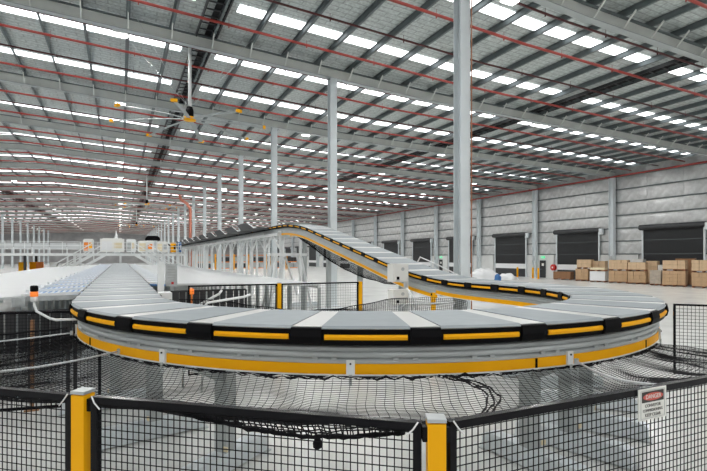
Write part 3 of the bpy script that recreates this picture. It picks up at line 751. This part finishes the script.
pallet_load(637.5, 42.4, 1.17, 1.50, 0.80, 2, 2, 'carton_pale', 'pale carton pallet on top with a white box behind it')
pallet_load(638.5, 43.9, 0, 1.0, 2.25, 1, 2, 'carton_white', 'tall white boxed pallet hidden behind brown carton stacks')
pallet_load(656.5, 41.9, 0, 0.90, 1.30, 1, 1, 'wrap', 'narrow film-wrapped pallet between two brown carton stacks')
pallet_load(652.5, 43.6, 0, 0.92, 2.10, 1, 4, 'carton_pale', 'pale narrow carton pallet behind the film-wrapped one')
pallet_load(661, 43.6, 0, 0.42, 1.75, 1, 2, 'carton_white', 'slim white carton pallet in the gap behind the film-wrapped one')
pallet_load(674.5, 41.6, 0, 1.75, 1.30, 3, 4, 'carton', 'brown carton pallet under a pale one, before the tall dark brown load')
pallet_load(674.5, 41.6, 1.31, 1.72, 0.86, 3, 2, 'carton_pale', 'pale carton pallet on top, before the tall dark brown load')
pallet_load(685.5, 43.4, 0, 1.45, 2.32, 2, 6, 'carton_dark', 'tall dark brown carton pallet squeezed between two lighter stacks')
pallet_load(703.5, 41.7, 0, 1.60, 1.22, 3, 3, 'carton', 'brown carton pallet under the dock door farthest from the exit door')
pallet_load(703.5, 41.7, 1.23, 1.60, 0.98, 3, 3, 'carton_pale', 'pale carton pallet on top, under the dock door farthest from the exit door')
# heap of white sheeting
def heap(name, c, rx, ry, h, seed, mt_, lab, cat):
    m = MB(); nu, nv = 26, 10; vs = []; fs = []
    for j in range(nv+1):
        for i in range(nu):
            a = 2*PI*i/nu; v = j/nv
            r = math.cos(v*PI/2)**0.8; n = noise.noise(Vector((math.cos(a)*1.6+seed, math.sin(a)*1.6, v*2.5)))
            k = 1+0.35*n*(1-v*0.5)
            vs.append((rx*r*k*math.cos(a), ry*r*k*math.sin(a), h*math.sin(v*PI/2)*(1+0.4*n) if j else 0.0))
    for j in range(nv):
        for i in range(nu): i2 = (i+1) % nu; fs.append((j*nu+i, j*nu+i2, (j+1)*nu+i2, (j+1)*nu+i))
    m.add(vs, fs); o = m.build(name, mt_, None, True, loc=c); o.rotation_euler = (0, 0, -0.4); return tag(o, lab, cat)
heap('plastic_sheet_heap', (36.0, 40.6, 0), 1.7, 1.1, 1.0, 3, 'plastic_white', 'heap of crumpled white plastic sheeting on the floor before the dock doors', 'sheeting')
heap('plastic_sheet_heap', (37.6, 38.7, 0), 1.0, 0.8, 0.6, 8, 'plastic_white', 'lower heap of white sheeting beside the larger one', 'sheeting')
heap('blue_bag', (35.3, 37.7, 0), 0.35, 0.3, 0.6, 5, 'plastic_blue', 'blue plastic bag lying against the white sheeting', 'bag')
heap('carton_scrap', (34.6, 43.4, 0), 0.7, 0.5, 0.6, 6, 'carton_pale', 'crumpled brown carton scrap at the foot of the white sheeting', 'scrap')

# ------------------------------------------------------------------ guard fences
FT = H-0.545
def fence_post(p, rz, label, h=FT, w=0.060):
    o = thing('fence_post', label, 'fence post', (p.x, p.y, 0), rz)
    m = MB(); m.box((0, 0, h/2), (w, w, h-0.02)); m.build('upright', 'yellow_post', o)
    MB().box((0, 0, h+0.001), (w*1.06, w*1.06, 0.012)).build('cap', 'galvanised', o)
    MB().box((0, 0, 0.008), (w*2, w*2, 0.016)).build('base_plate', 'yellow_post', o)
    for sg in (-1, 1):
        for zz in (h-0.05, h-0.75, 0.3): MB().box((sg*(w/2+0.008), 0, zz), (0.016, 0.03, 0.05)).build('panel_clip', 'black_paint', o)
    return o
def fence_panel(a, b, label, ztop=FT-0.015, zbot=0.12, cw=0.026, ch=0.031, r=0.0024, fr=0.028, ties=True):
    a, b = Vector(a), Vector(b); d = b-a; Lp = d.length; rz = math.atan2(d.y, d.x)
    o = thing('mesh_panel', label, 'fence panel', (a.x, a.y, 0), rz)
    for zz in (ztop-fr/2, zbot+fr/2): MB().box((Lp/2, 0, zz), (Lp, 0.03, fr)).build('rail', 'black_paint', o)
    for xx in (fr/2, Lp-fr/2): MB().box((xx, 0, (ztop+zbot)/2), (fr, 0.028, ztop-zbot-2*fr)).build('stile', 'black_paint', o)
    m = MB(); x = fr
    while x < Lp-fr: m.wire((x, 0.003, zbot+fr), (x, 0.003, ztop-fr), r); x += cw
    z = zbot+fr
    while z < ztop-fr: m.wire((fr, -0.003, z), (Lp-fr, -0.003, z), r); z += ch
    m.build('wire_mesh', 'twine', o, kind='stuff')
    if ties:
        for xx, sg in ((0.02, 1), (Lp-0.02, -1)):
            MB().tube([(xx-sg*0.01, -0.02, ztop+0.004), (xx+sg*0.006, -0.024, ztop-0.02), (xx+sg*0.03, -0.022, ztop-0.045)], 0.003, 5).build('cable_tie', 'plastic_white', o)
    return o
P1, P2 = W(-1.098, 1.925), W(0.278, 1.60)
a2 = math.atan2((P2-P1).y, (P2-P1).x)
fence_post(P1, a2, 'yellow fence post between two black mesh panels, farther from the danger sign')
fence_post(P2, a2+0.2, 'yellow fence post where the panel with the danger sign begins')
def gap(a, b, g0, g1):
    d = (b-a).normalized(); return a+d*g0, b-d*g1
P0 = W(-2.75, 2.36); P3 = W(2.20, 2.47)
a, b = gap(P0, P1, 0.06, 0.048); fence_panel(a, b, 'black mesh fence panel farthest from the danger sign, left of a yellow post')
bpy.data.objects['mesh_panel']['label'] = 'black mesh fence panel joined to one yellow post, farthest from the danger sign'
a, b = gap(P1, P2, 0.048, 0.048); fence_panel(a, b, 'black mesh fence panel between the two yellow fence posts')
a, b = gap(P2, P3, 0.048, 0.03); pan3 = fence_panel(a, b, 'black mesh fence panel carrying the danger sign')
# danger sign on the panel
dv = (P3-P2).normalized(); rz3 = math.atan2(dv.y, dv.x); nrm = Vector((dv.y, -dv.x, 0))
if nrm.dot(-P2) < 0: nrm = -nrm
sp = W(1.318, 2.10) 
t_ = (sp-P2).dot(dv) - 0.065; sp = P2 + dv*t_ + nrm*0.022; sp.z = H-0.56-0.066
sg_ = thing('danger_sign', 'white danger sign with black and red heading on the mesh panel', 'sign', sp, rz3)
SW, SH = 0.180, 0.132
MB().box((0, 0, 0), (SW, 0.004, SH)).build('board', 'sign_white', sg_)
hb = MB().box((0, -0.003, SH*0.24), (SW*0.78, 0.002, SH*0.34)).build('heading_block', 'sign_black', sg_)
m = MB(); n_ = 28
m.add([(SW*0.36*math.cos(2*PI*k/n_), -0.0046, SH*0.24+SH*0.125*math.sin(2*PI*k/n_)) for k in range(n_)] + [(SW*0.36*math.cos(2*PI*k/n_), -0.003, SH*0.24+SH*0.125*math.sin(2*PI*k/n_)) for k in range(n_)],
      [tuple(range(n_))] + [(k, k+n_, (k+1) % n_+n_, (k+1) % n_) for k in range(n_)]); m.build('red_oval', 'sign_red', hb)
m = MB()
for (cx_, cz_, w_, h_) in ((0, SH*0.44, SW*0.86, .0015), (0, -SH*0.44, SW*0.86, .0015), (-SW*0.43, 0, .0015, SH*0.88), (SW*0.43, 0, .0015, SH*0.88)): m.box((cx_, -0.0028, cz_), (w_, 0.0012, h_))
m.build('border_line', 'leg_grey', sg_)
def text(s, x, z, size, mt_, parent, y):
    cu = bpy.data.curves.new('lettering', 'FONT'); cu.body = s; cu.size = size; cu.align_x = 'CENTER'; cu.align_y = 'CENTER'; cu.extrude = 0.0004
    to = bpy.data.objects.new('lettering_curve', cu); COL.objects.link(to)
    dg = bpy.context.evaluated_depsgraph_get(); dg.update()
    me = bpy.data.meshes.new_from_object(to.evaluated_get(dg)); bpy.data.objects.remove(to)
    me.name = 'lettering'; me.materials.clear(); me.materials.append(MT[mt_])
    o = obj('lettering', me, parent, loc=(x, y, z)); o.rotation_euler = (PI/2, 0, 0); return o
text('DANGER', 0, SH*0.24, 0.025, 'sign_white', hb, -0.0054)
text('CONVEYOR', 0, -SH*0.05, 0.019, 'sign_black', sg_, -0.003)
text('COMMISSIONING', 0, -SH*0.20, 0.0165, 'sign_black', sg_, -0.003)
text('KEEP CLEAR', 0, -SH*0.35, 0.019, 'sign_black', sg_, -0.003)

# inner fence of the loop
I1, I2, I0, I3 = W(-1.57, 10.0), W(0.15, 10.75), W(-3.3, 9.3), W(1.75, 10.4)
ai = math.atan2((I2-I1).y, (I2-I1).x)
fence_post(I1, ai, 'yellow fence post inside the conveyor loop, before the raised conveyor posts', w=0.075)
fence_post(I2, ai, 'yellow fence post inside the conveyor loop, next to the control cabinets', w=0.075)
fence_post(I3, ai, 'short yellow fence post inside the loop below the ramp', h=1.68, w=0.075)
for a_, b_, lab in ((I0, I1, 'inner loop mesh panel beside the sensor post'), (I1, I2, 'inner loop mesh panel between the two yellow inner posts')):
    a, b = gap(a_, b_, 0.05, 0.05); fence_panel(a, b, 'black ' + lab, cw=0.06, ch=0.06, r=0.0022, fr=0.03, ties=False)
# fence on the far right side of the curve
R0, R1, R2 = W(3.84, 5.69), W(5.7, 5.0), W(6.4, 3.4)
fence_panel(R0, R1, 'black mesh fence panel starting at the outer end of the curve, beside the floor', zbot=1.05, cw=0.04, ch=0.04, r=0.0024, fr=0.022, ties=False)
fence_post(W(5.74, 4.97), math.atan2((R1-R0).y, (R1-R0).x), 'yellow fence post holding the panel beside the outer end of the curve')
# mesh fence behind the net under the chutes
B0, B1, B2 = W(-3.95, 7.5), W(-5.9, 7.0), W(-7.9, 6.5)
for a_, b_, lab in ((B0, B1, 'black mesh fence panel under the beacon'), (B1, B2, 'black mesh fence panel under the first roller chute')):
    a, b = gap(a_, b_, 0.04, 0.04); fence_panel(a, b, lab, ztop=1.62, cw=0.05, ch=0.05, r=0.003, fr=0.04, ties=False)
for q_, mt_ in ((W(-5.15, 7.6), 'carton_dark'), (W(-5.0, 8.3), 'dark_steel'), (W(-5.6, 8.2), 'dark_steel'), (W(-6.1, 7.6), 'dark_steel'), (W(-4.3, 8.5), 'dark_steel')):
    o = thing('stub_post', 'rusty brown upright under the roller chutes' if mt_ == 'carton_dark' else 'dark steel upright under the roller chutes', 'post', (q_.x, q_.y, 0), group='brown uprights' if mt_ == 'carton_dark' else 'dark uprights')
    MB().box((0, 0, 0.72), (0.05, 0.05, 1.44)).build('upright', mt_, o); MB().box((0, 0, 0.01), (0.2, 0.2, 0.02)).build('base_plate', mt_, o)

# ------------------------------------------------------------------ nets
def net(name, fn, nu, nv, r, label, skip=None):
    m = MB(); P = [[fn(i/nu, j/nv) for j in range(nv+1)] for i in range(nu+1)]
    for i in range(nu+1):
        for j in range(nv+1):
            if i < nu: m.wire(P[i][j], P[i+1][j], r)
            if j < nv: m.wire(P[i][j], P[i][j+1], r)
    return m, P
ANG = [205, 214, 226, 246, 274, 299, 309, 315, 319]      # view-plan angles on the curve
BPT = [(-6.9, 5.4), (-4.6, 3.6), (-2.75, 2.42), (-1.098, 1.98), (0.278, 1.66), (2.0, 2.43), (3.7, 3.25), (4.8, 4.1), (5.3, 4.85)]
BZ = [1.45, 1.60, 1.82, 1.85, 1.84, 1.85, 1.75, 1.70, 1.75]
CC = (0.2, 8.74)
def lerp_list(u, L_):
    n = len(L_)-1; t = u*n; k = min(int(t), n-1); f = t-k; return L_[k], L_[k+1], f
def net_fn(u, v):
    a0, a1, f = lerp_list(u, ANG); a = math.radians(a0+(a1-a0)*f); rr = RC+0.50
    A = W(CC[0]+rr*math.cos(a), CC[1]+rr*math.sin(a), ZT-0.45)
    b0, b1, f = lerp_list(u, BPT); z0, z1, f = lerp_list(u, BZ)
    B = W(b0[0]+(b1[0]-b0[0])*f, b0[1]+(b1[1]-b0[1])*f, z0+(z1-z0)*f)
    p = A.lerp(B, v)
    sag = 4*v*(1-v)
    n = noise.noise(Vector((u*9, v*2.0, 1.3))); n2 = noise.noise(Vector((u*38, v*3.0, 7.3)))
    p.z -= sag*(0.15 + 0.07*n) + 0.035*n2*(0.3+sag)
    hem = max(0, (0.10-v)/0.10); p.z += 0.02*hem*noise.noise(Vector((u*120, 0, 4)))
    w = noise.noise(Vector((u*14, v*5, 9.1)))*0.05
    p.x += w*sag; p.y += w*0.6*sag
    return p
m, P = net('safety_net', net_fn, 230, 46, 0.0026, '')
sn = tag(m.build('safety_net', 'twine'), 'black safety net slung from the curved conveyor to the mesh fence', 'net')
m = MB(); pts = [P[i][0] + Vector((0, 0, 0.012*math.sin(i*2.1)+0.01*math.sin(i*5.3))) for i in range(len(P))]
m.tube(pts, [0.012+0.012*abs(noise.noise(Vector((i*0.21, 3, 0))))*2 for i in range(len(pts))], 6)
pts = [P[i][1] + Vector((0, 0, -0.005+0.012*math.sin(i*3.1))) for i in range(len(P))]
m.tube(pts, [0.004+0.009*abs(noise.noise(Vector((i*0.3, 0, 0))))*2 for i in range(len(pts))], 5)
m.build('gathered_hem', 'twine', sn)
iu = int(230*4.15/8)
m = MB()
for dk in (-1, 0, 1):
    pts = [net_fn((iu+dk*0.7+5*math.sin(j*0.11))/230, j/46)+Vector((0.010*math.sin(j*0.7+dk*2), 0.010*math.cos(j*0.9+dk*2), 0.006*math.sin(j*1.3))) for j in range(0, 40)]
    m.tube(pts, [0.004+0.005*abs(math.sin(j*0.9+dk)) for j in range(40)], 5)
m.build('seam', 'twine', sn)
m = MB(); m.tube([P[i][46] for i in range(len(P))], 0.006, 5); m.build('edge_cord', 'twine', sn)
# sagging lower hem behind the middle panel
def hem_fn(u, v):
    A = P1.lerp(P2, 0.30+0.62*u) - nrm*0
    dn = Vector((-(P2-P1).y, (P2-P1).x, 0)).normalized()
    if dn.dot(P1) < 0: dn = -dn
    p = A + dn*(0.05+0.10*math.sin(PI*u)*v); p.z = 1.85 - v*(0.02+0.085*math.sin(PI*u)) + 0.01*noise.noise(Vector((u*20, v*3, 0))); return p
m, Q = net('net_skirt', hem_fn, 40, 5, 0.003, '')
ns_ = tag(m.build('net_skirt', 'twine'), 'short hanging edge of net behind the panel between the two yellow posts', 'net')
m = MB(); m.tube([Q[i][5] for i in range(41)], [0.006+0.004*abs(math.sin(i*1.9)) for i in range(41)], 6); c_ = Q[24][5]; m.lathe([(0.004, -0.05), (0.018, -0.04), (0.02, -0.025), (0.008, 0.0)], c_, 10); m.build('edge_cord', 'twine', ns_)
# upright net hanging beside the left end of the curve
def left_net(u, v):
    A = W(-3.75, 6.2); B = W(-7.2, 5.7); p = A.lerp(B, u); p.z = 1.52 - 0.10*math.sin(PI*u) - v*(0.62) 
    o_ = W(0, -0.35*v*v) + W(0.03*math.sin(u*40+v*3), 0.02*math.sin(u*60)); p.x += o_.x; p.y += o_.y; return p
m, Q = net('hanging_net', left_net, 80, 16, 0.0028, '')
ln = tag(m.build('hanging_net', 'twine'), 'black net curtain hanging beside the beacon end of the curve', 'net')
m = MB(); m.tube([Q[i][0] for i in range(81)], 0.012, 6); m.tube([Q[i][16] for i in range(81)], 0.014, 6); m.build('edge_cord', 'twine', ln)
# net inside the loop and under the ramp
def inner_net(u, v):
    A = W(-3.2, 8.7); B = W(2.3, 9.4); p = A.lerp(B, u)
    p.z = 1.55 + 0.25*math.cos(u*PI*2.5)*0.5 - v*(0.5+0.18*math.sin(u*9)) + 0.03*noise.noise(Vector((u*12, v*4, 2)))
    o_ = W(0, 0.25*math.sin(u*7)+0.25*v); p.x += o_.x; p.y += o_.y; return p
m, Q = net('inner_net', inner_net, 130, 20, 0.0045, '')
inn = tag(m.build('inner_net', 'twine'), 'black net hanging in waves inside the conveyor loop', 'net')
m = MB(); m.tube([Q[i][0] for i in range(101)], 0.010, 6); m.build('edge_cord', 'twine', inn)
def ramp_net(u, v):
    Y = 12.9+ (22.5-12.9)*u; z = zprof(Y)[0]-0.46; p = Vector((CX+RC-0.50+0.9*v, Y, z - 0.75*math.sin(PI*min(1, v*0.9+0.05))*math.sin(PI*min(1, u*0.9+0.08))**0.7)); 
    p.z += 0.04*noise.noise(Vector((u*14, v*4, 3))); return p
m, Q = net('ramp_net', ramp_net, 120, 24, 0.005, '')
rn = tag(m.build('ramp_net', 'twine'), 'dark net slung as a bag below the ramp', 'net')
m = MB(); m.tube([Q[i][12] for i in range(121)], 0.014, 5); m.build('belly_cord', 'twine', rn)
# ropes
def rope(pts, label, r=0.009):
    pts = [Vector(p) for p in pts]; out = []
    for i in range(25):
        u = i/24; p = pts[0].lerp(pts[1], u); p.z -= 0.06*math.sin(PI*u); out.append(p)
    o = thing('steel_rope', label, 'rope', pts[0])
    m = MB(); m.tube([p-pts[0] for p in out], r, 7); m.build('strand', 'rope', o, True)
    m = MB(); m.box((0, 0, 0), (0.03, 0.03, 0.05)); m.build('clamp', 'galvanised', o)
rope([W(-2.47, 4.98, H-0.99), W(-2.75, 2.46, 1.80)], 'grey steel rope stretched from the curve to the mesh panel farthest from the sign')
rope([W(-3.42, 5.75, H-0.92), W(-5.5, 4.9, 1.52)], 'grey steel rope stretched out beside the hanging net curtain')
rope([W(2.14, 4.55, H-1.0), W(1.60, 2.26, 1.83)], 'grey steel rope stretched from the curve to the panel with the danger sign')
# bent conduits inside the loop
def conduit(pts, lab):
    o = thing('conduit', lab, 'pipe', (pts[0][0], pts[0][1], 0))
    m = MB(); m.tube([Vector(p)-Vector((pts[0][0], pts[0][1], 0)) for p in pts], 0.022, 8); m.build('tube', 'white_steel', o, True)
conduit([W(-2.75, 8.6, 0.0), W(-2.75, 8.6, 1.5), W(-2.65, 8.6, 1.62), W(-2.0, 8.7, 1.72), W(-1.9, 8.75, 1.76)], 'bent white conduit inside the loop, closer to the yellow inner post')
conduit([W(-3.2, 8.9, 0.0), W(-3.2, 8.9, 1.40), W(-3.0, 8.9, 1.50), W(-2.55, 9.0, 1.75), W(-2.5, 9.0, 1.82)], 'bent white conduit inside the loop, closer to the sensor post')
conduit([W(1.30, 9.9, 0.0), W(1.30, 9.9, 1.45), W(1.24, 9.95, 1.62), W(1.12, 10.0, 1.80)], 'leaning white conduit below the control cabinets')
conduit([W(1.0, 9.9, 0.0), W(1.0, 9.9, 1.40), W(1.1, 9.9, 1.46), W(1.7, 9.9, 1.48), W(2.1, 9.8, 1.5)], 'horizontal white conduit inside the loop under the ramp start')
conduit([(9.1, 13.9, 0.0), (9.1, 13.9, 1.9), (9.1, 13.4, 2.45), (9.1, 12.4, 2.2), (9.1, 11.2, 1.85)], 'bent white conduit standing on the outer side of the ramp')
